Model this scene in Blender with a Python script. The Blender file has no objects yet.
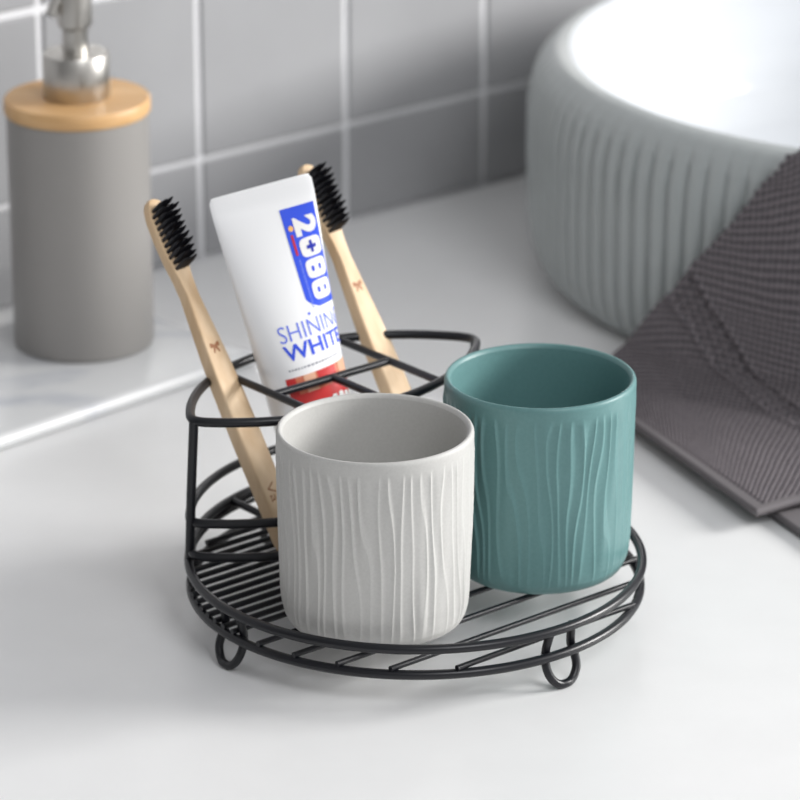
import bpy, bmesh, math, random
import numpy as np
from mathutils import Vector, Matrix, noise

S = bpy.context.scene
COL = S.collection
PI = math.pi
random.seed(7)

# ------------------------------------------------------------------ camera
cd = bpy.data.cameras.new('camera')
cam = bpy.data.objects.new('camera', cd)
COL.objects.link(cam)
cam.location = (0, 0, 0.6571)
cam.rotation_euler = (PI / 2 - 0.36413, 0, 0)
cd.sensor_width = 36
cd.lens = 36 * 3800 / 800
cd.clip_start = 0.05
cd.dof.use_dof = True
cd.dof.focus_distance = 1.50
cd.dof.aperture_fstop = 12.5
S.camera = cam

# ------------------------------------------------------------------ world and lights
w = bpy.data.worlds.new('world')
S.world = w
w.use_nodes = True
bg = w.node_tree.nodes['Background']
bg.inputs[0].default_value = (0.97, 0.98, 1.0, 1)
bg.inputs[1].default_value = 1.0
# the room is brighter on its window side (right) and above than on the left
nt_ = w.node_tree
tc = nt_.nodes.new('ShaderNodeTexCoord')
dot = nt_.nodes.new('ShaderNodeVectorMath')
dot.operation = 'DOT_PRODUCT'
dot.inputs[1].default_value = (0.93, -0.12, 0.35)
nt_.links.new(tc.outputs['Generated'], dot.inputs[0])
mrw = nt_.nodes.new('ShaderNodeMapRange')
mrw.inputs[1].default_value = -0.8
mrw.inputs[2].default_value = 0.9
mrw.inputs[3].default_value = 0.10
mrw.inputs[4].default_value = 0.62
nt_.links.new(dot.outputs['Value'], mrw.inputs[0])
nt_.links.new(mrw.outputs[0], bg.inputs[1])


def area(name, loc, target, sx, sy, power, col=(1, 1, 1)):
    l = bpy.data.lights.new(name, 'AREA')
    l.shape = 'RECTANGLE'
    l.size = sx
    l.size_y = sy
    l.energy = power
    l.color = col
    o = bpy.data.objects.new(name, l)
    COL.objects.link(o)
    o.location = loc
    d = Vector(target) - Vector(loc)
    o.rotation_euler = d.to_track_quat('-Z', 'Y').to_euler()
    return o


area('window_light', (2.1, 1.78, 0.82), (0.0, 1.5, 0.0), 0.9, 0.7, 68, (1, 0.99, 0.97))
area('fill_light', (0.9, -0.1, 1.7), (0.0, 1.5, 0.0), 0.9, 0.9, 19, (0.97, 0.98, 1.0))  # soft fill added from the front right to brighten the tube's front

vs = S.view_settings
vs.view_transform = 'Standard'
vs.look = 'None'
vs.exposure = -0.05
vs.gamma = 1.0
vs.use_curve_mapping = False


# ------------------------------------------------------------------ materials
def srgb(r, g, b):
    f = lambda c: ((c / 255) / 12.92 if c / 255 <= 0.04045 else (((c / 255) + 0.055) / 1.055) ** 2.4)
    return (f(r), f(g), f(b), 1)


class Mat:
    def __init__(s, name, col, rough=0.5, metal=0.0, spec=0.5, coat=0.0, coat_rough=0.1):
        s.m = bpy.data.materials.new(name)
        s.m.use_nodes = True
        s.nt = s.m.node_tree
        s.b = s.nt.nodes['Principled BSDF']
        s.b.inputs['Base Color'].default_value = col
        s.b.inputs['Roughness'].default_value = rough
        s.b.inputs['Metallic'].default_value = metal
        s.b.inputs['Specular IOR Level'].default_value = spec
        s.b.inputs['Coat Weight'].default_value = coat
        s.b.inputs['Coat Roughness'].default_value = coat_rough

    def n(s, t, **kw):
        x = s.nt.nodes.new(t)
        for k, v in kw.items():
            if k in x.inputs:
                x.inputs[k].default_value = v
            else:
                setattr(x, k, v)
        return x

    def l(s, a, b):
        s.nt.links.new(a, b)

    def coords(s, scale=(1, 1, 1), rot=(0, 0, 0), kind='Object'):
        c = s.n('ShaderNodeTexCoord')
        m = s.n('ShaderNodeMapping')
        m.inputs['Scale'].default_value = scale
        m.inputs['Rotation'].default_value = rot
        s.l(c.outputs[kind], m.inputs[0])
        return m.outputs[0]

    def noisecol(s, c1, c2, scale, detail=4, stretch=(1, 1, 1), rot=(0, 0, 0), p0=0.35, p1=0.65, dist=0.0, kind='Object'):
        v = s.coords(stretch, rot, kind)
        t = s.n('ShaderNodeTexNoise')
        t.inputs['Scale'].default_value = scale
        t.inputs['Detail'].default_value = detail
        t.inputs['Distortion'].default_value = dist
        s.l(v, t.inputs['Vector'])
        r = s.n('ShaderNodeValToRGB')
        r.color_ramp.elements[0].position = p0
        r.color_ramp.elements[0].color = c1
        r.color_ramp.elements[1].position = p1
        r.color_ramp.elements[1].color = c2
        s.l(t.outputs['Fac'], r.inputs[0])
        s.l(r.outputs[0], s.b.inputs['Base Color'])
        return r

    def bump(s, scale, strength, dist=0.001, detail=3, stretch=(1, 1, 1), kind='Object'):
        v = s.coords(stretch, (0, 0, 0), kind)
        t = s.n('ShaderNodeTexNoise')
        t.inputs['Scale'].default_value = scale
        t.inputs['Detail'].default_value = detail
        s.l(v, t.inputs['Vector'])
        b = s.n('ShaderNodeBump')
        b.inputs['Strength'].default_value = strength
        b.inputs['Distance'].default_value = dist
        s.l(t.outputs['Fac'], b.inputs['Height'])
        s.l(b.outputs[0], s.b.inputs['Normal'])


M = {}
m = Mat('white_worktop', srgb(230, 230, 230), 0.33, spec=0.35)
m.noisecol(srgb(229, 229, 229), srgb(232, 232, 232), 30, p0=0.3, p1=0.7)
M['counter'] = m.m
m = Mat('grey_tile', srgb(150, 150, 154), 0.16, spec=0.5)
m.noisecol(srgb(158, 158, 160), srgb(167, 167, 169), 9, p0=0.3, p1=0.7)
m.bump(14, 0.10, 0.002)
M['tile'] = m.m
m = Mat('white_grout', srgb(226, 226, 228), 0.8)
M['grout'] = m.m
m = Mat('marble', srgb(226, 228, 230), 0.26, spec=0.5)
m.noisecol(srgb(190, 193, 200), srgb(216, 217, 218), 9, 6, (1, 2.2, 1), (0, 0, 0.5), 0.30, 0.46, 1.2)
M['marble'] = m.m
m = Mat('black_wire_coating', srgb(17, 18, 24), 0.33, spec=0.5)
m.bump(900, 0.08, 0.0003)
M['wire'] = m.m
m = Mat('stone_grey_ceramic', srgb(205, 205, 201), 0.5, spec=0.4)
m.noisecol(srgb(188, 187, 184), srgb(193, 192, 189), 900, 5, p0=0.35, p1=0.65)
M['cup_grey'] = m.m
m = Mat('teal_ceramic', srgb(102, 148, 146), 0.42, spec=0.45)
m.noisecol(srgb(95, 134, 134), srgb(99, 138, 138), 700, 4)
M['cup_teal'] = m.m
m = Mat('bamboo', srgb(214, 178, 134), 0.5, spec=0.3)
m.noisecol(srgb(208, 175, 136), srgb(229, 202, 168), 120, 4, (1, 1, 0.06), p0=0.3, p1=0.7)
M['bamboo'] = m.m
m = Mat('black_bristle', srgb(24, 24, 30), 0.35)
M['bristle'] = m.m
m = Mat('brown_print', srgb(158, 104, 66), 0.6)
M['brown'] = m.m
m = Mat('white_plastic', srgb(246, 246, 247), 0.2, spec=0.5, coat=0.3)
M['tube'] = m.m
for k, c in (('blue', (48, 84, 226)), ('lightblue', (96, 120, 236)), ('violetblue', (70, 78, 220)), ('darkblue', (28, 44, 170)), ('smalltext', (150, 150, 160)),
             ('palesmall', (120, 140, 235)), ('red', (196, 40, 60)), ('gum', (206, 58, 58)), ('orange', (214, 120, 92)), ('skin', (232, 180, 150)),
             ('toothwhite', (240, 238, 236)), ('yellow', (250, 190, 110)), ('sky', (130, 170, 245))):
    M[k] = Mat('print_' + k, srgb(*c), 0.3, coat=0.3).m
m = Mat('grey_dispenser_coat', srgb(150, 147, 144), 0.38, spec=0.5)
M['dispenser'] = m.m
m = Mat('lid_bamboo', srgb(214, 172, 122), 0.45)
m.noisecol(srgb(206, 160, 106), srgb(224, 184, 134), 60, 4, (0.15, 1, 1), (0, 0, 0.5), 0.3, 0.7)
M['lid'] = m.m
m = Mat('brushed_steel', srgb(196, 193, 188), 0.34, metal=1.0)
M['steel'] = m.m
M['dark'] = Mat('dark_hole', srgb(25, 28, 40), 0.5).m
m = Mat('celadon_glaze', srgb(172, 177, 177), 0.16, spec=0.5)
M['glaze'] = m.m
m = Mat('white_glaze', srgb(206, 209, 213), 0.12, spec=0.5)
M['whiteglaze'] = m.m
# towel cloth
m = Mat('charcoal_cloth', srgb(92, 88, 90), 0.95, spec=0.1)
uv = m.n('ShaderNodeTexCoord')


def wave(mm, vec, axis, scale):
    sx = mm.n('ShaderNodeSeparateXYZ')
    mm.l(vec, sx.inputs[0])
    mu = mm.n('ShaderNodeMath', operation='MULTIPLY')
    mm.l(sx.outputs[axis], mu.inputs[0])
    mu.inputs[1].default_value = scale
    si = mm.n('ShaderNodeMath', operation='SINE')
    mm.l(mu.outputs[0], si.inputs[0])
    return si.outputs[0]


a = wave(m, uv.outputs['UV'], 0, 2 * PI / 0.0036)
b = wave(m, uv.outputs['UV'], 1, 2 * PI / 0.0036)
mul = m.n('ShaderNodeMath', operation='MULTIPLY')
m.l(a, mul.inputs[0])
m.l(b, mul.inputs[1])
nz = m.n('ShaderNodeTexNoise')
nz.inputs['Scale'].default_value = 420
m.l(uv.outputs['UV'], nz.inputs['Vector'])
ad = m.n('ShaderNodeMath', operation='ADD')
m.l(mul.outputs[0], ad.inputs[0])
m.l(nz.outputs['Fac'], ad.inputs[1])
bp = m.n('ShaderNodeBump')
bp.inputs['Strength'].default_value = 0.4
bp.inputs['Distance'].default_value = 0.0011
m.l(ad.outputs[0], bp.inputs['Height'])
m.l(bp.outputs[0], m.b.inputs['Normal'])
rp = m.n('ShaderNodeValToRGB')
rp.color_ramp.elements[0].position = 0.2
rp.color_ramp.elements[0].color = srgb(82, 79, 83)
rp.color_ramp.elements[1].position = 0.9
rp.color_ramp.elements[1].color = srgb(134, 127, 130)
mr = m.n('ShaderNodeMapRange')
mr.inputs[1].default_value = -0.5
mr.inputs[2].default_value = 1.5
m.l(ad.outputs[0], mr.inputs[0])
m.l(mr.outputs[0], rp.inputs[0])
m.l(rp.outputs[0], m.b.inputs['Base Color'])
M['cloth'] = m.m
m = Mat('charcoal_hem', srgb(112, 108, 110), 0.9, spec=0.1)
M['hem'] = m.m


# ------------------------------------------------------------------ mesh helpers
class G:
    """collects geometry, then links it as one mesh object"""

    def __init__(s):
        s.v = []
        s.f = []
        s.mi = []

    def grid(s, P, closed_u=False, closed_v=False, mi=0, flip=False):
        P = np.asarray(P, float)
        nu, nv = P.shape[:2]
        o = len(s.v)
        s.v += [tuple(p) for p in P.reshape(-1, 3)]
        for i in range(nu if closed_u else nu - 1):
            for j in range(nv if closed_v else nv - 1):
                a = o + i * nv + j
                b = o + ((i + 1) % nu) * nv + j
                c = o + ((i + 1) % nu) * nv + (j + 1) % nv
                d = o + i * nv + (j + 1) % nv
                s.f.append((a, d, c, b) if flip else (a, b, c, d))
                s.mi.append(mi)
        return o

    def fan(s, ring, mi=0, flip=False):
        o = len(s.v)
        s.v += [tuple(p) for p in ring]
        idx = list(range(o, o + len(ring)))
        s.f.append(tuple(reversed(idx)) if flip else tuple(idx))
        s.mi.append(mi)

    def lathe(s, prof, n=96, c=(0, 0, 0), mi=0, close=True):
        A = np.linspace(0, 2 * PI, n, endpoint=False)
        P = np.array([[(c[0] + r * math.cos(a), c[1] + r * math.sin(a), c[2] + z) for a in A] for r, z in prof])
        s.grid(P, closed_v=True, mi=mi, flip=True)
        if close:
            if prof[0][0] > 1e-6:
                s.fan(P[0][::-1], mi)
            if prof[-1][0] > 1e-6:
                s.fan(P[-1], mi)

    def sweep(s, pts, r, closed=False, n=12, mi=0, caps=True):
        pts = [Vector(p) for p in pts]
        N = len(pts)
        tan = []
        for i in range(N):
            a = pts[(i - 1) % N] if (closed or i > 0) else pts[i]
            b = pts[(i + 1) % N] if (closed or i < N - 1) else pts[i]
            tan.append((b - a).normalized())
        ref = Vector((0, 0, 1)) if abs(tan[0].z) < 0.9 else Vector((1, 0, 0))
        nrm = (ref - tan[0] * ref.dot(tan[0])).normalized()
        fr = []
        for i in range(N):
            nrm = (nrm - tan[i] * nrm.dot(tan[i])).normalized()
            fr.append((nrm.copy(), tan[i].cross(nrm)))
        P = []
        for i in range(N):
            u, v = fr[i]
            rr = r(i / (N - 1)) if callable(r) else r
            P.append([pts[i] + (u * math.cos(2 * PI * k / n) + v * math.sin(2 * PI * k / n)) * rr for k in range(n)])
        s.grid(P, closed_u=closed, closed_v=True, mi=mi, flip=False)
        if not closed and caps:
            s.fan(P[0], mi, True)
            s.fan(P[-1], mi)

    def box(s, c, h, ax=None, mi=0):
        ax = ax or (Vector((1, 0, 0)), Vector((0, 1, 0)), Vector((0, 0, 1)))
        c = Vector(c)
        o = len(s.v)
        for i in (-1, 1):
            for j in (-1, 1):
                for k in (-1, 1):
                    s.v.append(tuple(c + ax[0] * h[0] * i + ax[1] * h[1] * j + ax[2] * h[2] * k))
        for f in ((0, 1, 3, 2), (4, 6, 7, 5), (0, 4, 5, 1), (2, 3, 7, 6), (0, 2, 6, 4), (1, 5, 7, 3)):
            s.f.append(tuple(o + q for q in f))
            s.mi.append(mi)

    def build(s, name, mats, parent=None, smooth=True, bevel=None, fixn=True, angle=None):
        me = bpy.data.meshes.new(name)
        me.from_pydata(s.v, [], s.f)
        for mm in (mats if isinstance(mats, (list, tuple)) else [mats]):
            me.materials.append(mm)
        me.polygons.foreach_set('material_index', s.mi)
        me.polygons.foreach_set('use_smooth', [smooth] * len(me.polygons))
        if fixn:
            bm = bmesh.new()
            bm.from_mesh(me)
            bmesh.ops.remove_doubles(bm, verts=bm.verts, dist=1e-7)
            bmesh.ops.recalc_face_normals(bm, faces=bm.faces)
            bm.to_mesh(me)
            bm.free()
        me.update()
        if smooth:
            me.set_sharp_from_angle(angle=math.radians(angle or 40))
        o = bpy.data.objects.new(name, me)
        COL.objects.link(o)
        if parent:
            o.parent = parent
            o.matrix_parent_inverse = parent.matrix_world.inverted() if False else Matrix.Translation(-Vector(parent.location)) if parent.parent is None and parent.type == 'EMPTY' else Matrix.Identity(4)
        if bevel:
            b = o.modifiers.new('bevel', 'BEVEL')
            b.width = bevel
            b.segments = 3
            b.limit_method = 'ANGLE'
            b.harden_normals = False
        return o


def thing(name, label, cat, loc, group=None):
    o = bpy.data.objects.new(name, None)
    COL.objects.link(o)
    o.location = loc
    o.empty_display_size = 0.02
    return tag(o, label, cat, group)


def tag(o, label, cat, group=None):
    o['label'] = label
    o['category'] = cat
    if group:
        o['group'] = group
    return o


# frame shared by the wall and the rack (both stand turned 40 degrees to the view)
AU = math.radians(40.2)
U = Vector((math.cos(AU), math.sin(AU), 0))
V = Vector((-math.sin(AU), math.cos(AU), 0))
Z = Vector((0, 0, 1))

# ------------------------------------------------------------------ structure: tiled wall
WB = Vector((-0.1832, 1.8747, 0))
TW = 0.1007
g = G()
g.box(WB + U * 0.35 + V * 0.012 + Z * 0.38, (1.45, 0.0107, 0.42), (U, V, Z), 0)
rows = [(0.0, 0.0543)] + [(0.0543 + TW * k, 0.0543 + TW * (k + 1)) for k in range(7)]
gap = 0.0021
g2 = G()
for k in range(-10, 17):
    for z0, z1 in rows:
        x0, x1 = k * TW + gap, (k + 1) * TW - gap
        jit = 0.0
        g2.box(WB + U * (x0 + x1) / 2 + V * (0.0030 + jit) + Z * ((z0 + z1) / 2), ((x1 - x0) / 2, 0.0036, (z1 - z0) / 2 - (gap if z0 > 0 else 0.0008)), (U, V, Z), 1)
g.v += [v for v in g2.v]
o0 = len(g.v) - len(g2.v)
g.f += [tuple(q + o0 for q in f) for f in g2.f]
g.mi += g2.mi
wall = g.build('wall_back', [M['grout'], M['tile']], smooth=False, fixn=False, bevel=0.0012)
wall['kind'] = 'structure'

# ------------------------------------------------------------------ worktop
g = G()
g.box(WB + U * 0.35 - V * 0.3995 + Z * (-0.02), (1.30, 0.3985, 0.02), (U, V, Z))
ct = g.build('worktop', M['counter'], smooth=False, bevel=0.003)
tag(ct, 'smooth white bathroom worktop under the black wire rack, running back to the grey tiled wall', 'worktop')

# marble slab, its front edge a little off parallel with the wall
a2 = math.radians(45.3)
SU = Vector((math.cos(a2), math.sin(a2), 0))
SV = Vector((-math.sin(a2), math.cos(a2), 0))
corner = Vector((-0.0707, 1.7717, 0))


def rounded_rect(c, ux, uy, lx, ly, r, n=8):
    pts = []
    for (sx, sy, a0) in ((1, 1, 0), (0, 1, PI / 2), (0, 0, PI), (1, 0, 1.5 * PI)):
        cx = r + (lx - 2 * r) * sx
        cy = r + (ly - 2 * r) * sy
        for k in range(n + 1):
            t = a0 + PI / 2 * k / n
            pts.append(c + ux * (cx + r * math.cos(t)) + uy * (cy + r * math.sin(t)))
    return pts


def slab(g, outline, z0, z1, ed, mi=0):
    c = sum((Vector(p) for p in outline), Vector()) / len(outline)
    rings = []
    for k in range(5):
        t = PI / 2 * k / 4
        rings.append((ed * (1 - math.sin(t)), z0 + ed * (1 - math.cos(t))))
    for k in range(5):
        t = PI / 2 * k / 4
        rings.append((ed * (1 - math.cos(t)), z1 - ed * (1 - math.sin(t))))
    n = len(outline)
    P = []
    for inset, z in rings:
        row = []
        for i in range(n):
            p, q, r_ = Vector(outline[i - 1]), Vector(outline[i]), Vector(outline[(i + 1) % n])
            t = (r_ - p).normalized()
            nn = Vector((t.y, -t.x, 0))
            if nn.dot(q - c) < 0:
                nn = -nn
            row.append(q - nn * inset + Z * z)
        P.append(row)
    g.grid(P, closed_v=True, mi=mi)
    g.fan(P[0], mi)
    g.fan(P[-1], mi)


g = G()
slab(g, rounded_rect(corner - SU * 0.52, SU, SV, 0.52, 0.122, 0.004), 0.0003, 0.008, 0.0038)
ms = g.build('marble_slab', M['marble'])
tag(ms, 'thin white veined marble slab on the worktop with the grey soap dispenser standing on it', 'slab')

# ------------------------------------------------------------------ washbasin
BC = Vector((0.2902, 1.9256, 0))
bas = thing('vessel_basin', 'round fluted grey-green ceramic washbasin with white inside, standing on the worktop', 'basin', BC)
prof = [(0.150, 0.0005), (0.206, 0.0008), (0.2120, 0.0030), (0.2165, 0.0075), (0.2195, 0.014), (0.2214, 0.022), (0.2226, 0.034), (0.2232, 0.052),
        (0.2234, 0.070), (0.2233, 0.086), (0.2229, 0.093), (0.2214, 0.1005), (0.2196, 0.1065), (0.2165, 0.1120), (0.2120, 0.1165), (0.2070, 0.1190), (0.2015, 0.1198)]


def resample(p, n):
    p = np.array(p)
    d = np.r_[0, np.cumsum(np.hypot(*np.diff(p, axis=0).T))]
    t = np.linspace(0, d[-1], n)
    return np.c_[np.interp(t, d, p[:, 0]), np.interp(t, d, p[:, 1])]


NF = 120
pr = resample(prof, 90)
A = np.linspace(0, 2 * PI, NF * 10, endpoint=False)
P = []
for r, z in pr:
    if r < 0.19:
        amp = 0
    else:
        amp = 0.0036 * min(1, max(0, (z - 0.001) / 0.004)) * min(1, max(0, (0.1185 - z) / 0.016))
    fl = np.abs(np.cos(A * NF / 2)) ** 0.8
    rr = r - amp * (1 - fl)
    P.append(np.c_[BC.x + rr * np.cos(A), BC.y + rr * np.sin(A), np.full_like(A, z)])
g = G()
g.grid(np.array(P), closed_v=True, flip=True)
g.fan(P[0], 0)
g.build('fluted_shell', M['glaze'], bas, fixn=False, angle=75)
g = G()
inner = [(0.2015, 0.1198), (0.2000, 0.1196), (0.1988, 0.1188), (0.1978, 0.1168), (0.1972, 0.108), (0.1965, 0.092), (0.1935, 0.070), (0.187, 0.050), (0.172, 0.034), (0.148, 0.024), (0.110, 0.018), (0.060, 0.0145), (0.023, 0.0135)]
g.lathe([tuple(x) for x in resample(inner, 60)], 160, BC, close=False)
g.build('inner_bowl', M['whiteglaze'], bas, fixn=True)['label'] = 'glossy white inside of the basin'
g = G()
g.lathe([(0.023, 0.0125), (0.023, 0.0142), (0.021, 0.0152), (0.001, 0.0156)], 48, BC)
g.build('drain', M['steel'], bas)['label'] = 'round metal drain'

# ------------------------------------------------------------------ soap dispenser
DC = Vector((-0.1578, 1.7870, 0.0080))
dis = thing('soap_dispenser', 'tall grey cylindrical soap dispenser with bamboo lid and steel pump on the marble slab', 'soap dispenser', DC)
g = G()
R0 = 0.0349
g.lathe([(0.001, 0.0), (R0 - 0.002, 0.0), (R0 - 0.0007, 0.0006), (R0, 0.002), (R0, 0.1188), (R0 - 0.001, 0.1195), (0.02, 0.1195)], 96, DC)
g.build('body', M['dispenser'], dis)
g = G()
g.lathe([(0.001, 0.1193), (R0 + 0.0002, 0.1193), (R0 + 0.001, 0.1203), (R0 + 0.001, 0.1258), (R0 + 0.0002, 0.1268), (0.016, 0.1270), (0.001, 0.1270)], 96, DC)
g.build('lid', M['lid'], dis)['label'] = 'round bamboo lid'
pump = G()
pump.lathe([(0.001, 0.1263), (0.0159, 0.1263), (0.0164, 0.1270), (0.0164, 0.1484), (0.0158, 0.1492), (0.006, 0.1494), (0.001, 0.1494)], 72, DC)
pc = pump.build('pump_collar', M['steel'], dis)
g = G()
g.lathe([(0.0063, 0.1488), (0.0063, 0.1598), (0.0066, 0.1613), (0.0085, 0.1630), (0.0088, 0.1655), (0.0088, 0.1925), (0.0080, 0.1945), (0.001, 0.1951)], 48, DC)
g.build('pump_head', M['steel'], dis)
g = G()
tip = DC + Vector((-0.0110, -0.0075, 0.1695))
sp = [DC + Vector((0, 0, 0.1885)), DC + Vector((-0.003, -0.002, 0.1880)), DC + Vector((-0.0065, -0.0045, 0.1800)), tip]
pts = []
for k in range(25):
    t = k / 24
    p = sp[0] * (1 - t) ** 3 + sp[1] * 3 * t * (1 - t) ** 2 + sp[2] * 3 * t * t * (1 - t) + sp[3] * t ** 3
    pts.append(p)
g.sweep(pts, 0.0027, n=20)
spout = g.build('spout', M['steel'], dis)
g = G()
dd = (pts[-1] - pts[-2]).normalized()
g.sweep([tip - dd * 0.0005, tip + dd * 0.0006], 0.0019, n=16)
g.build('spout_opening', M['dark'], dis)['label'] = 'dark opening at the spout tip'

# ------------------------------------------------------------------ towel
PR = np.array([(.80, .0088), (.40, .0088), (.31, .0088), (.275, .0105), (.257, .022), (.246, .050), (.2385, .085), (.2335, .108), (.2270, .1245), (.2160, .1290), (.2060, .1280),
               (.1975, .118), (.1935, .09), (.189, .05)])[::-1]


def zp(r):
    return np.interp(r, PR[:, 0], PR[:, 1])


E = np.array([(.0924, 1.7097), (.0973, 1.7300), (.1034, 1.7390), (.1094, 1.7420), (.1150, 1.7415), (.1257, 1.7398), (.1362, 1.7364), (.1471, 1.7318), (.1578, 1.7279), (.1682, 1.7253), (.1785, 1.7240), (.1897, 1.7265), (.1968, 1.741), (.215, 1.755)])
F = np.array([(.1586, 1.5600), (.176, 1.5730), (.20, 1.585), (.232, 1.598), (.262, 1.612), (.30, 1.630), (.36, 1.665)])


def poly(Pn, n):
    d = np.r_[0, np.cumsum(np.hypot(*np.diff(Pn, axis=0).T))]
    t = np.linspace(0, d[-1], n)
    q = np.c_[np.interp(t, d, Pn[:, 0]), np.interp(t, d, Pn[:, 1])]
    for _ in range(20):
        q[1:-1] = (q[:-2] + 2 * q[1:-1] + q[2:]) / 4
    return q


NT, NS = 460, 420
Ec = poly(E, NT)
Fc = poly(F, NT)
LT, LS = 0.20, 0.17
Q = np.zeros((NT, NS, 3))
UVs = np.zeros((NT, NS, 2))
sgrid = np.linspace(0, 1, NS)
for i in range(NT):
    t = i / (NT - 1)
    xy = Ec[i][None, :] * (1 - sgrid[:, None]) + Fc[i][None, :] * sgrid[:, None]
    rho = np.hypot(xy[:, 0] - BC.x, xy[:, 1] - BC.y)
    z = zp(rho)
    Q[i, :, 0:2] = xy
    Q[i, :, 2] = z
    UVs[i, :, 0] = sgrid * LS
    UVs[i, :, 1] = t * LT
# smooth the drape, then add folds, hem and the ribbed band
for _ in range(36):
    Q[1:-1, :, 2] = (Q[:-2, :, 2] + 2 * Q[1:-1, :, 2] + Q[2:, :, 2]) / 4
    Q[:, 1:-1, 2] = (Q[:, :-2, 2] + 2 * Q[:, 1:-1, 2] + Q[:, 2:, 2]) / 4
nt = np.gradient(Q, axis=0)
ns = np.gradient(Q, axis=1)
nn = np.cross(ns, nt)
nn /= np.linalg.norm(nn, axis=2)[:, :, None] + 1e-12
nn *= np.sign(nn[:, :, 2:3] + 1e-9)
vv = UVs[:, :, 1]
uu = UVs[:, :, 0]
h = np.zeros((NT, NS))
hs = np.clip((0.0062 - vv) / 0.0012, 0, 1)
es = np.clip((0.0055 - (LS - uu)) / 0.0012, 0, 1)
hem_m = np.maximum(hs, es)
h += 0.0016 * hem_m - 0.0012 * np.exp(-((vv - 0.0072) / 0.0007) ** 2) * (1 - es)
rs_ = np.random.RandomState(2)


def soft(n0, n1, amp):
    c = rs_.randn(n0, n1)
    a = np.stack([np.interp(np.linspace(0, n1 - 1, NS), np.arange(n1), r) for r in c])
    return amp * np.stack([np.interp(np.linspace(0, n0 - 1, NT), np.arange(n0), a[:, j]) for j in range(NS)], 1)


pu = 2 * PI * uu / 0.0036
pv = 2 * PI * vv / 0.0036
waf = (0.00062 + soft(90, 90, 0.00012)) * np.sin(pu) * np.sin(pv) + soft(150, 150, 0.00006)
T0, T1 = 0.073, 0.087
inband = ((vv > T0) & (vv < T1)).astype(float)
h += waf * (1 - inband) * (1 - hem_m)
h += inband * (0.0012 * np.sin(2 * PI * uu / 0.0050) - 0.0008)
for tb in (T0, T1):
    h += 0.0013 * np.exp(-((vv - tb) / 0.0011) ** 2)
h += 0.0012 * np.sin(uu * 60 + vv * 35) * np.clip(vv / 0.03, 0, 1) * np.clip(Q[:, :, 2] / 0.03, 0.3, 1)
Q += nn * h[:, :, None]
g = G()
g.grid(Q, mi=0)
fi = 0
for i in range(NT - 1):
    for j in range(NS - 1):
        if hem_m[i, j] > 0.5 or inband[i, j] > 2:
            g.mi[fi] = 1
        fi += 1
tw = thing('face_towel', 'charcoal grey textured towel with a ribbed band, draped over the basin rim onto the worktop', 'towel', (0.16, 1.62, 0))
me_uv = UVs.reshape(-1, 2)
ob = g.build('towel_cloth', [M['cloth'], M['hem']], tw, fixn=False)
me = ob.data
ul = me.uv_layers.new(name='UVMap')
li = np.zeros(len(me.loops), int)
me.loops.foreach_get('vertex_index', li)
ul.data.foreach_set('uv', me_uv[li].astype(np.float32).ravel())
so = ob.modifiers.new('thickness', 'SOLIDIFY')
so.thickness = 0.0036
so.offset = -1 if ob.data.polygons[60000].normal.z > 0 else 1
so.use_rim = True
# lower folded layer that peeks out at the corner
g = G()
L0 = Vector((0.1695, 1.5675, 0))
d1 = Vector((0.42, -0.907, 0))
d2 = Vector((0.79, 0.61, 0))
Pl = []
for i in range(40):
    row = []
    for j in range(60):
        p = L0 + d1 * (-0.035 + 0.085 * i / 39) + d2 * (0.12 * j / 59)
        p.z = 0.0042
        row.append(p)
    Pl.append(row)
g.grid(Pl)
o2 = g.build('under_layer', M['hem'], tw, fixn=False)
so = o2.modifiers.new('thickness', 'SOLIDIFY')
so.thickness = 0.0034
so.offset = -1 if o2.data.polygons[500].normal.z > 0 else 1

# ------------------------------------------------------------------ wire rack
RC = Vector((0.0065, 1.4715, 0))
ZL, ZW, ZR, ZM, ZT = 0.0150, 0.0178, 0.0264, 0.0452, 0.0911
rack = thing('wire_rack', 'round black wire rack holding the two cups, with a raised divided basket at its back', 'rack', RC)


def rk(u, v, z):
    return RC + U * u + V * v + Z * z


WR = 0.0020


def ring(name, r, z):
    g = G()
    g.sweep([rk(r * math.cos(t), r * math.sin(t), z) for t in np.linspace(0, 2 * PI, 144, endpoint=False)], WR, closed=True, n=14)
    g.build(name, M['wire'], rack)


ring('lower_ring', 0.0947, ZL)
ring('upper_ring', 0.0953, ZR)


def arcs(rb, cb, cf, rf_, z, rc=0.004):
    """closed lens shape: back arc about (0,cb) radius rb, front arc about (0,cf) radius rf_, corners rounded"""
    # intersections
    v = ((rb ** 2 - cb ** 2) - (rf_ ** 2 - cf ** 2)) / (2 * (cf - cb))
    u = math.sqrt(rb ** 2 - (v - cb) ** 2)
    a0 = math.atan2(v - cb, u)
    b0 = math.atan2(v - cf, -u)
    b1 = math.atan2(v - cf, u)
    pts = []
    for k in range(90):
        t = a0 + (PI - 2 * a0) * k / 90
        pts.append((rb * math.cos(t), cb + rb * math.sin(t)))
    if b0 > 0:
        b0 -= 2 * PI
    for k in range(90):
        t = b0 + (b1 - b0) * k / 90
        pts.append((rf_ * math.cos(t), cf + rf_ * math.sin(t)))
    q = np.array(pts)
    for _ in range(8):
        q = (np.roll(q, 1, 0) + 2 * q + np.roll(q, -1, 0)) / 4
    return [rk(x, y, z) for x, y in q], (u, v)


pT, cT = arcs(0.0908, 0.0045, 0.120, 0.1045, ZT)
g = G(); g.sweep(pT, WR, closed=True, n=14); g.build('basket_top_ring', M['wire'], rack)
pM, cM = arcs(0.0938, 0.0015, 0.1215, 0.1040, ZM)
g = G(); g.sweep(pM, WR, closed=True, n=14); g.build('basket_middle_ring', M['wire'], rack)
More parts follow.
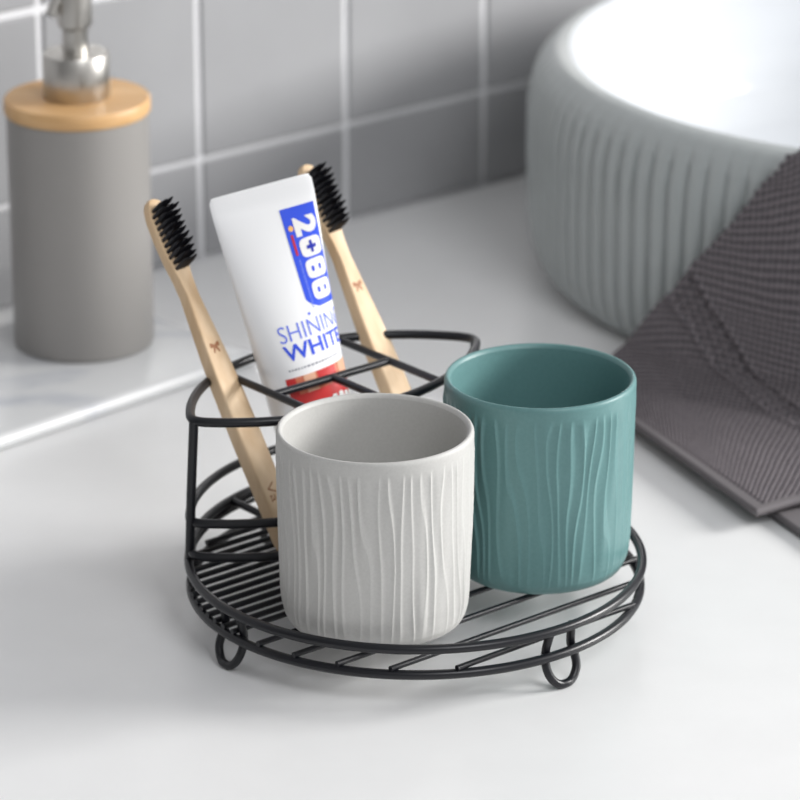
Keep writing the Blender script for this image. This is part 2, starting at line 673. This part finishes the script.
# front arc at rim level
ZB = ZR + 0.0044
pF, cF = arcs(0.0942, 0.0, 0.1190, 0.1040, ZB)
g = G(); g.sweep(pF, WR, closed=True, n=14); g.build('basket_bottom_ring', M['wire'], rack)
for sgn in (-1, 1):
    g = G()
    g.sweep([rk(sgn * (cT[0] - 0.0012), cT[1], ZT), rk(sgn * (cT[0] + 0.0005), cT[1] + 0.0005, 0.06), rk(sgn * 0.0762, 0.0566, ZR)], WR, n=14)
    g.build('corner_post', M['wire'], rack)


def back_v(u, rb, cb):
    return cb + math.sqrt(rb * rb - u * u)


def front_v(u, rf_, cf):
    return cf - math.sqrt(rf_ * rf_ - u * u)


WB_ = 0.0017
zt = ZT - 0.0006
for u in (-0.0315, 0.0320):
    g = G(); g.sweep([rk(u, back_v(u, .0915, .0045), zt), rk(u, front_v(u, .1045, .120), zt)], WB_, n=12); g.build('divider_bar', M['wire'], rack)
g = G(); g.sweep([rk(-0.0315, 0.0548, zt), rk(0.0320, 0.0548, zt)], WB_, n=12); g.build('divider_bar', M['wire'], rack)
g = G(); g.sweep([rk(0.0005, 0.0548, zt), rk(0.0005, front_v(0, .1045, .120), zt)], WB_, n=12); g.build('divider_bar', M['wire'], rack)
for u in (-0.028, 0.028):
    g = G(); g.sweep([rk(u, back_v(u, .0942, 0), ZB - 0.0002), rk(u, front_v(u, .1040, .119), ZB - 0.0002)], WB_, n=12); g.build('lower_divider_bar', M['wire'], rack)
vs_ = [0.0095 + 0.00672 * k for k in range(12)] + [0.0030 + 0.0, -0.0130, -0.0308, -0.0485, -0.0660, -0.0825]
for v in vs_:
    ue = math.sqrt(0.0957 ** 2 - v * v)
    g = G()
    g.sweep([rk(-ue, v, ZW), rk(ue, v, ZW)], 0.00125, n=10)
    g.build('base_wire', M['wire'], rack)
# feet: hanging loops, tops welded to the inner side of both rings
for ang in (175.3, -91.0, 90, 0):
    g = G()
    a = math.radians(ang)
    er = Vector((math.cos(a), math.sin(a)))
    et = Vector((-math.sin(a), math.cos(a)))
    prof_ = [(-0.0052, ZR - 0.0003, 0.0930), (-0.0060, 0.0215, 0.0918), (-0.0068, 0.0160, 0.0910), (-0.0078, 0.0115, 0.0922), (-0.0073, 0.0068, 0.0940), (-0.0046, 0.0031, 0.0952), (-0.0015, 0.0018, 0.0958)]
    prof_ = prof_ + [(-x, z, r) for x, z, r in reversed(prof_)]
    q = np.array(prof_)
    q2 = []
    for i in range(len(q) - 1):
        p0, p1, p2, p3 = q[max(0, i - 1)], q[i], q[i + 1], q[min(len(q) - 1, i + 2)]
        for k in range(6):
            t = k / 6
            q2.append(0.5 * ((2 * p1) + (-p0 + p2) * t + (2 * p0 - 5 * p1 + 4 * p2 - p3) * t * t + (-p0 + 3 * p1 - 3 * p2 + p3) * t ** 3))
    q2.append(q[-1])
    pts = []
    for x, z, r in q2:
        d2 = er * r + et * x
        pts.append(rk(d2.x, d2.y, max(z, 0.00185)))
    g.sweep(pts, 0.0018, n=14)
    g.build('foot', M['wire'], rack)


# ------------------------------------------------------------------ cups
def cup(name, label, cat, loc, mat, seed, hk, rot=0.0, N=50, grp=None):
    NA, NZ = 900, 170
    A = np.linspace(0, 2 * PI, NA, endpoint=False)
    H = 0.0812
    out = [(0.001, 0.0006), (0.026, 0.0002), (0.0315, 0.0), (0.0340, 0.0008), (0.0360, 0.0024), (0.0373, 0.0050), (0.0381, 0.0085), (0.0386, 0.014), (0.0391, 0.030), (0.0395, 0.050),
           (0.03985, 0.072), (0.0400, 0.0790), (0.03985, 0.0802), (0.0393, 0.0810), (0.0386, 0.0812), (0.0378, 0.0807), (0.0372, 0.0796)]
    pr = resample([(r, z * hk) for r, z in out], NZ)
    rng = np.random.RandomState(seed)
    P = np.zeros((NZ, NA, 3))
    for i, (r, z) in enumerate(pr):
        k = min(1, max(0, (0.0750 * hk + 0.001 - z) / 0.004)) * min(1, max(0, (z - 0.003) / 0.008))
        d = np.zeros(NA)
        if k > 0 and i > 10:
            for j, a in enumerate(A):
                ca, sa = math.cos(a), math.sin(a)
                w1 = noise.noise(Vector((ca * 1.7 + seed, sa * 1.7, z * 14)))
                w2 = noise.noise(Vector((ca * 6.5, sa * 6.5 + seed, z * 24)))
                ph = N * (a / (2 * PI)) + 1.2 * w1 + 0.75 * w2
                f = ph - math.floor(ph)
                depth = 0.85 + 0.7 * noise.noise(Vector((ca * 4, sa * 4, z * 25 + seed + 9)))
                # shallow flutes that meet in soft ridges, leaning to one side
                q = f / 0.72 if f < 0.72 else (1 - f) / 0.28
                d[j] = depth * 0.00070 * q ** 1.7
            d *= k
        rr = r - 0.00025 * k + d
        P[i, :, 0] = loc[0] + rr * np.cos(A + rot)
        P[i, :, 1] = loc[1] + rr * np.sin(A + rot)
        P[i, :, 2] = loc[2] + z
    t = thing(name, label, cat, loc, grp)
    g = G()
    g.grid(P, closed_v=True, flip=True)
    g.build('outer_wall', mat, t, fixn=False, angle=80)
    g = G()
    inn = [(0.0372, 0.0796 * hk), (0.0369, 0.077 * hk), (0.0366, 0.060), (0.0361, 0.030), (0.0354, 0.014), (0.0335, 0.0085), (0.030, 0.0058), (0.024, 0.0048), (0.001, 0.0045)]
    g.lathe([tuple(x) for x in resample(inn, 50)], 180, loc, close=False)
    g.build('inner_wall', mat, t)
    return t


ZC = ZW + 0.00125
cup('tumbler', 'light grey ceramic tumbler with carved wood-grain ridges at the front of the wire rack', 'cup', Vector((-0.01005, 1.4237, ZC)), M['cup_grey'], 3, 1.032, 0.0, grp='ridged ceramic tumblers on the wire rack')
cup('tumbler', 'teal green ceramic tumbler with carved wood-grain ridges, right of the grey one', 'cup', Vector((0.0583, 1.4792, ZC)), M['cup_teal'], 8, 1.052, 0.4, grp='ridged ceramic tumblers on the wire rack')

# ------------------------------------------------------------------ text helper


def text_shape(txt, bold=0.0, shear=0.0):
    c = bpy.data.curves.new('t', 'FONT')
    c.body = txt
    c.size = 1.0
    c.offset = bold
    c.shear = shear
    c.resolution_u = 4
    o = bpy.data.objects.new('t', c)
    COL.objects.link(o)
    dg = bpy.context.evaluated_depsgraph_get()
    me = bpy.data.meshes.new_from_object(o.evaluated_get(dg))
    bpy.data.objects.remove(o)
    bm = bmesh.new()
    bm.from_mesh(me)
    bmesh.ops.triangulate(bm, faces=bm.faces)
    for _ in range(4):
        long = [e for e in bm.edges if e.calc_length() > 0.16]
        if not long:
            break
        bmesh.ops.subdivide_edges(bm, edges=long, cuts=1)
        bmesh.ops.triangulate(bm, faces=[f for f in bm.faces if len(f.verts) > 3])
    v = np.array([tuple(q.co) for q in bm.verts])
    f = [tuple(q.index for q in fc.verts) for fc in bm.faces]
    bm.free()
    bpy.data.meshes.remove(me)
    mn, mx = v.min(0), v.max(0)
    v = (v - mn) / np.maximum(mx - mn, 1e-6)
    return v[:, :2], f


def rect_shape(n=12, m_=12):
    v = [(i / n, j / m_) for i in range(n + 1) for j in range(m_ + 1)]
    f = [(i * (m_ + 1) + j, (i + 1) * (m_ + 1) + j, (i + 1) * (m_ + 1) + j + 1, i * (m_ + 1) + j + 1) for i in range(n) for j in range(m_)]
    return np.array(v), f


# ------------------------------------------------------------------ toothbrushes
def toothbrush(label, P0, P1, L, nv, mark):
    P0, P1 = Vector(P0), Vector(P1)
    a = (P1 - P0).normalized()
    n = Vector(nv)
    n = (n - a * n.dot(a)).normalized()
    w_ = n.cross(a)
    t = thing('toothbrush', label, 'toothbrush', P0, 'bamboo toothbrushes in the wire rack')

    def W3(x, y, s):
        return P0 + w_ * x + n * y + a * s
    st = [(0.0, 0.0105, 0.0050), (0.001, 0.0118, 0.0062), (0.004, 0.0125, 0.0070), (0.05, 0.0128, 0.0072), (0.075, 0.0122, 0.0070), (L - 0.070, 0.0108, 0.0066), (L - 0.055, 0.0085, 0.0062), (L - 0.044, 0.0068, 0.0060),
          (L - 0.036, 0.0078, 0.0056), (L - 0.028, 0.0104, 0.0052), (L - 0.018, 0.0118, 0.0048), (L - 0.009, 0.0114, 0.0046), (L - 0.004, 0.0094, 0.0044), (L - 0.0012, 0.0062, 0.0036), (L, 0.002, 0.002)]
    st = np.array(st)
    ss = np.r_[np.linspace(0, 0.004, 5), np.linspace(0.006, L - 0.006, 90), np.linspace(L - 0.005, L, 10)]
    P = []
    for s in ss:
        wd = np.interp(s, st[:, 0], st[:, 1]) / 2
        th = np.interp(s, st[:, 0], st[:, 2]) / 2
        row = []
        for k in range(32):
            q = 2 * PI * k / 32
            c_, s_ = math.cos(q), math.sin(q)
            e = 0.22
            row.append(W3(wd * math.copysign(abs(c_) ** e, c_), th * math.copysign(abs(s_) ** e, s_), s))
        P.append(row)
    g = G()
    g.grid(P, closed_v=True)
    g.fan(P[0]); g.fan(P[-1])
    hd = g.build('handle', M['bamboo'], t)
    # bristle tufts
    rnd = random.Random(5)
    g = G()
    rows_ = 11
    for i in range(rows_):
        s = L - 0.0052 - 0.0262 * i / (rows_ - 1)
        half = 0.0040 if 1 <= i <= rows_ - 3 else 0.0030
        for j in range(4):
            x = -half + 2 * half * j / 3
            b0 = W3(x, 0.0018, s)
            ln = 0.0098 + rnd.uniform(-0.0005, 0.0005)
            if i in (0, rows_ - 1):
                ln *= 0.95
            dirn = (n + a * 0.28 + w_ * rnd.uniform(-.05, .05) + a * rnd.uniform(-.05, .05)).normalized()
            # a tuft is a bundle of fine tapered filaments
            for q in range(7):
                an = 2 * PI * q / 6
                rr = 0.00050 if q < 6 else 0
                off = w_ * (rr * math.cos(an)) + a * (rr * math.sin(an))
                fl = ln * (1 + rnd.uniform(-0.07, 0.03))
                e1 = b0 + off + dirn * (fl * 0.72)
                e2 = b0 + off * 0.35 + dirn * fl
                g.sweep([b0 + off, e1, e2], lambda k: 0.00040 if k < 0.9 else 0.00012, n=6)
    g.build('bristles', M['bristle'], t, smooth=True)
    # prints burnt into the handle
    for m0, kind in mark:
        g = G()
        yy = np.interp(m0, st[:, 0], st[:, 2]) / 2 + 0.00006
        if kind == 'bow':
            out_ = [(0, .35), (.8, .85), (1.3, .75), (1.3, -.15), (.55, -.15), (.95, -1.2), (.5, -1.35), (0, -.35), (-.5, -1.35), (-.95, -1.2), (-.55, -.15), (-1.3, -.15), (-1.3, .75), (-.8, .85)]
            c0 = len(g.v)
            g.v.append(tuple(W3(0, yy, m0)))
            for x, y in out_:
                g.v.append(tuple(W3(-x * 0.0021, yy, m0 + y * 0.0021)))
            for k in range(len(out_)):
                g.f.append((c0, c0 + 1 + k, c0 + 1 + (k + 1) % len(out_)))
                g.mi.append(0)
            g.build('bow_print', M['brown'], t, smooth=False, fixn=False)['label'] = 'small brown bow printed on the handle'
        else:
            v, f = text_shape(kind)
            o = len(g.v)
            ln, hh = 0.0085, 0.0042
            for x, y in v:
                g.v.append(tuple(W3((y - 0.5) * -hh + 0.0012, yy, m0 - x * ln)))
            g.f += [tuple(q + o for q in ff) for ff in f]
            g.mi += [0] * len(f)
            g.build('lettering', M['brown'], t, smooth=False, fixn=False)['label'] = 'brown letters printed along the handle'
    return t


def rkw(u, v, z):
    return rk(u, v, z)


# the basket content keeps its own place against the rack
RO = Vector((-0.0002, -0.0012, 0))
toothbrush('bamboo toothbrush with black bristles, left of the toothpaste tube in the wire rack', RO + rkw(-0.0300, 0.0462, 0.0240), RO + rkw(-0.0373, 0.0816, 0.0910), 0.1585, (0.74, -0.66, 0.25),
           [(0.0910, 'bow'), (0.0290, 'Va')])
toothbrush('bamboo toothbrush with black bristles, right of the toothpaste tube in the wire rack', RO + rkw(0.0535, 0.0464, 0.0240), RO + rkw(0.0465, 0.0828, 0.0910), 0.1572, (0.74, -0.66, 0.25),
           [(0.1000, 'bow')])

# ------------------------------------------------------------------ toothpaste tube
P0 = rk(0.0040, 0.0560, 0.0205)
P1 = rk(-0.0042, 0.0700, 0.0910)
a_ = (P1 - P0).normalized()
w_ = (U - a_ * U.dot(a_)).normalized()
n_ = w_.cross(a_)
if n_.y > 0:
    n_ = -n_
LT_ = 0.1545
tube = thing('toothpaste_tube', 'white toothpaste tube with blue print standing cap down in the middle of the wire rack', 'toothpaste tube', P0)
T_B, T_E = 0.022, 0.1465


def tube_ab(s):
    k = min(1, max(0, (s - T_B) / (T_E - T_B)))
    return 0.0170 + (0.0226 - 0.0170) * k, 0.0170 * (1 - k) ** 0.85 + 0.0008, k


def tube_pt(sf, s, off=0.0, back=False):
    """sf 0..1 from left seam to right seam over the front face"""
    a, b, k = tube_ab(s)
    ph = PI * (1 - sf)
    kk = k ** 1.5
    x = a * ((1 - kk) * math.cos(ph) + kk * (2 * sf - 1))
    y = b * math.sqrt(max(0, 1 - (x / a) ** 2))
    # outward normal of the ellipse
    nx, ny = x / (a * a), (y / (b * b) if b > 0 else 1)
    l = math.hypot(nx, ny) or 1
    nx, ny = nx / l, ny / l
    x += nx * off
    y += ny * off
    if back:
        y = -y
    tw_ = math.radians(-26) * k
    wx = w_ * math.cos(tw_) + n_ * -math.sin(tw_)
    nx_ = n_ * math.cos(tw_) + w_ * math.sin(tw_)
    return P0 + wx * x + nx_ * y + a_ * s


g = G()
P = []
for s in np.r_[np.linspace(T_B, T_E, 70), np.linspace(T_E + 0.002, LT_ - 0.001, 6), [LT_ - 0.0003, LT_]]:
    row = []
    cut = 0 if s < LT_ - 0.0015 else (0.0008 if s < LT_ else 0.0022)
    for k in range(48):
        row.append(tube_pt(k / 48, s))
    for k in range(48):
        row.append(tube_pt(1 - k / 48, s, back=True))
    if cut:
        c = P0 + a_ * s
        row = [c + (p - c) * (1 - cut / 0.0226) for p in row]
    P.append(row)
g.grid(P, closed_v=True)
g.fan(P[-1])
# crimp lines on the end seal are pressed as shallow grooves
g.build('tube_body', M['tube'], tube)
g = G()
prof_c = [(0.0165, 0.0225), (0.0170, 0.0215), (0.0150, 0.0185), (0.0100, 0.0170), (0.0098, 0.0165)]
for rr0, s0 in [(0, 0)]:
    rows_ = []
    for r, s in prof_c:
        rows_.append([P0 + a_ * s + (w_ * math.cos(q) + n_ * math.sin(q)) * r for q in np.linspace(0, 2 * PI, 48, endpoint=False)])
    g.grid(rows_, closed_v=True)
g.build('shoulder', M['tube'], tube)
g = G()
rows_ = []
for r, s in [(0.001, 0.0004), (0.0128, 0.0004), (0.0136, 0.0012), (0.0142, 0.0160), (0.0138, 0.0166), (0.001, 0.0170)]:
    rows_.append([P0 + a_ * s + (w_ * math.cos(q) + n_ * math.sin(q)) * r for q in np.linspace(0, 2 * PI, 48, endpoint=False)])
g.grid(rows_, closed_v=True)
g.build('cap', M['tube'], tube)


def decal(name, mat, shapes, label=None, off=0.00012):
    g = G()
    for (v, f), fn in shapes:
        o = len(g.v)
        for x, y in v:
            sf, s = fn(x, y)
            g.v.append(tuple(tube_pt(sf, s, off)))
        g.f += [tuple(q + o for q in ff) for ff in f]
        g.mi += [0] * len(f)
    ob = g.build(name, mat, tube, smooth=False, fixn=False)
    if label:
        ob['label'] = label
    return ob


def box_fn(s0, s1, t0, t1):
    return lambda x, y: (s0 + (s1 - s0) * x, t0 + (t1 - t0) * y)


# blue panel: follows the tube down to a rounded lower-left corner
def panel_fn(x, y):
    t0, t1 = 0.0985, 0.1425
    t = t0 + (t1 - t0) * y
    left = 0.620 + (0.0 if t > 0.104 else 0.12 * ((0.104 - t) / 0.0055) ** 2)
    return (left + (0.965 - left) * x, t)


decal('blue_panel', M['blue'], [(rect_shape(24, 60), panel_fn)], 'blue panel along the right of the tube')


def rot_fn(s0, s1, ttop, tbot):
    # text reads down the tube, letter tops towards the right seam
    return lambda x, y: (s0 + (s1 - s0) * y, ttop + (tbot - ttop) * x)


def round_shape(nc=6, e=0.32):
    rings = 6
    v = [(0.5, 0.5)]
    K = 32
    for i in range(1, rings + 1):
        for k in range(K):
            q = 2 * PI * k / K
            c_, s_ = math.cos(q), math.sin(q)
            v.append((0.5 + 0.5 * i / rings * math.copysign(abs(c_) ** e, c_), 0.5 + 0.5 * i / rings * math.copysign(abs(s_) ** e, s_)))
    f = [(0, 1 + k, 1 + (k + 1) % K) for k in range(K)]
    for i in range(rings - 1):
        for k in range(K):
            a, b = 1 + i * K + k, 1 + i * K + (k + 1) % K
            f.append((a, a + K, b + K, b))
    return np.array(v), f


def dashes(n, along, s0, s1, t0, t1, seed=1):
    # rows of print too small to read in the photo, as fine broken strokes
    r_ = random.Random(seed)
    out = []
    x = 0.0
    while x < 1:
        l = r_.uniform(0.5, 1.2) / n
        e = min(1, x + l)
        if along:
            out.append((rect_shape(2, 1), box_fn(s0, s1, t0 + (t1 - t0) * x, t0 + (t1 - t0) * e)))
        else:
            out.append((rect_shape(2, 1), box_fn(s0 + (s1 - s0) * x, s0 + (s1 - s0) * e, t0, t1)))
        x = e + 0.5 / n
    return out


DT = 0.1378
DL, DP = 0.0084, 0.0094
SL, SR = 0.710, 0.945
holes = []
decal('digit_two', M['toothwhite'], [(text_shape('2', bold=0.05), rot_fn(SL, SR, DT, DT - DL))], 'white digit 2', 0.00024)
t = DT - DP
decal('digit_zero', M['toothwhite'], [(round_shape(e=0.5), box_fn(SL, SR, t - DL, t))], 'white digit 0 with a blue cross in it', 0.00024)
pc_ = t - DL / 2
decal('plus_mark', M['darkblue'], [(rect_shape(6, 6), box_fn(0.775, 0.880, pc_ - 0.0008, pc_ + 0.0008)), (rect_shape(6, 6), box_fn(0.812, 0.843, pc_ - 0.0026, pc_ + 0.0026))], None, 0.00036)
for k in (2, 3):
    t = DT - DP * k
    decal('digit_eight', M['toothwhite'], [(round_shape(e=0.5), box_fn(SL, SR, t - DL, t))], 'white digit 8', 0.00024)
    holes += [(round_shape(e=0.5), box_fn(SL + 0.055, SL + 0.085, t - DL / 2 - 0.0012, t - DL / 2 + 0.0012)), (round_shape(e=0.5), box_fn(SR - 0.095, SR - 0.065, t - DL / 2 - 0.0012, t - DL / 2 + 0.0012))]
decal('digit_holes', M['blue'], holes, None, 0.00036)
decal('small_red_text', M['red'], [(rect_shape(3, 10), box_fn(0.655, 0.678, 0.1220, 0.1310))], None, 0.00024)
disc = round_shape(e=1.0)
decal('small_dot', M['yellow'], [(disc, box_fn(0.652, 0.700, 0.1325, 0.1350))], None, 0.00024)
decal('panel_small_text', M['palesmall'], dashes(26, True, 0.664, 0.680, 0.0990, 0.1205), None, 0.00024)
decal('word_shining', M['lightblue'], [(text_shape('SHINING', bold=-0.008), box_fn(0.305, 0.99, 0.0880, 0.0952))], 'thin blue word SHINING')
decal('word_white', M['blue'], [(text_shape('WHITE', bold=0.02), box_fn(0.305, 0.93, 0.0800, 0.0868))], 'bold blue word WHITE')
decal('spark_mark', M['lightblue'], [(disc, box_fn(0.600, 0.625, 0.0964, 0.0978))], None)
decal('caption_text', M['smalltext'], dashes(22, False, 0.30, 0.80, 0.0758, 0.0766, 4), None)
decal('side_text', M['palesmall'], dashes(8, True, 0.93, 0.96, 0.0740, 0.0930, 6), None)
decal('picture_lips', M['orange'], [(rect_shape(30, 12), box_fn(0.245, 0.90, 0.0525, 0.0730))], 'orange and red picture of a smile', 0.00012)
decal('picture_gums', M['gum'], [(rect_shape(30, 8), box_fn(0.245, 0.90, 0.0505, 0.0655)), (rect_shape(6, 3), box_fn(0.245, 0.33, 0.0655, 0.0730)), (rect_shape(6, 3), box_fn(0.52, 0.70, 0.0670, 0.0730))], None, 0.0002)
decal('picture_highlight', M['skin'], [(rect_shape(6, 3), box_fn(0.40, 0.50, 0.0655, 0.0730)), (rect_shape(4, 3), box_fn(0.74, 0.90, 0.0645, 0.0730))], None, 0.00028)
teeth = []
for k in range(7):
    x0 = 0.35 + 0.075 * k
    teeth.append((round_shape(e=0.6), box_fn(x0, x0 + 0.068, 0.0510, 0.0615 - 0.0010 * abs(k - 3.5))))
decal('picture_teeth', M['toothwhite'], teeth, None, 0.00034)
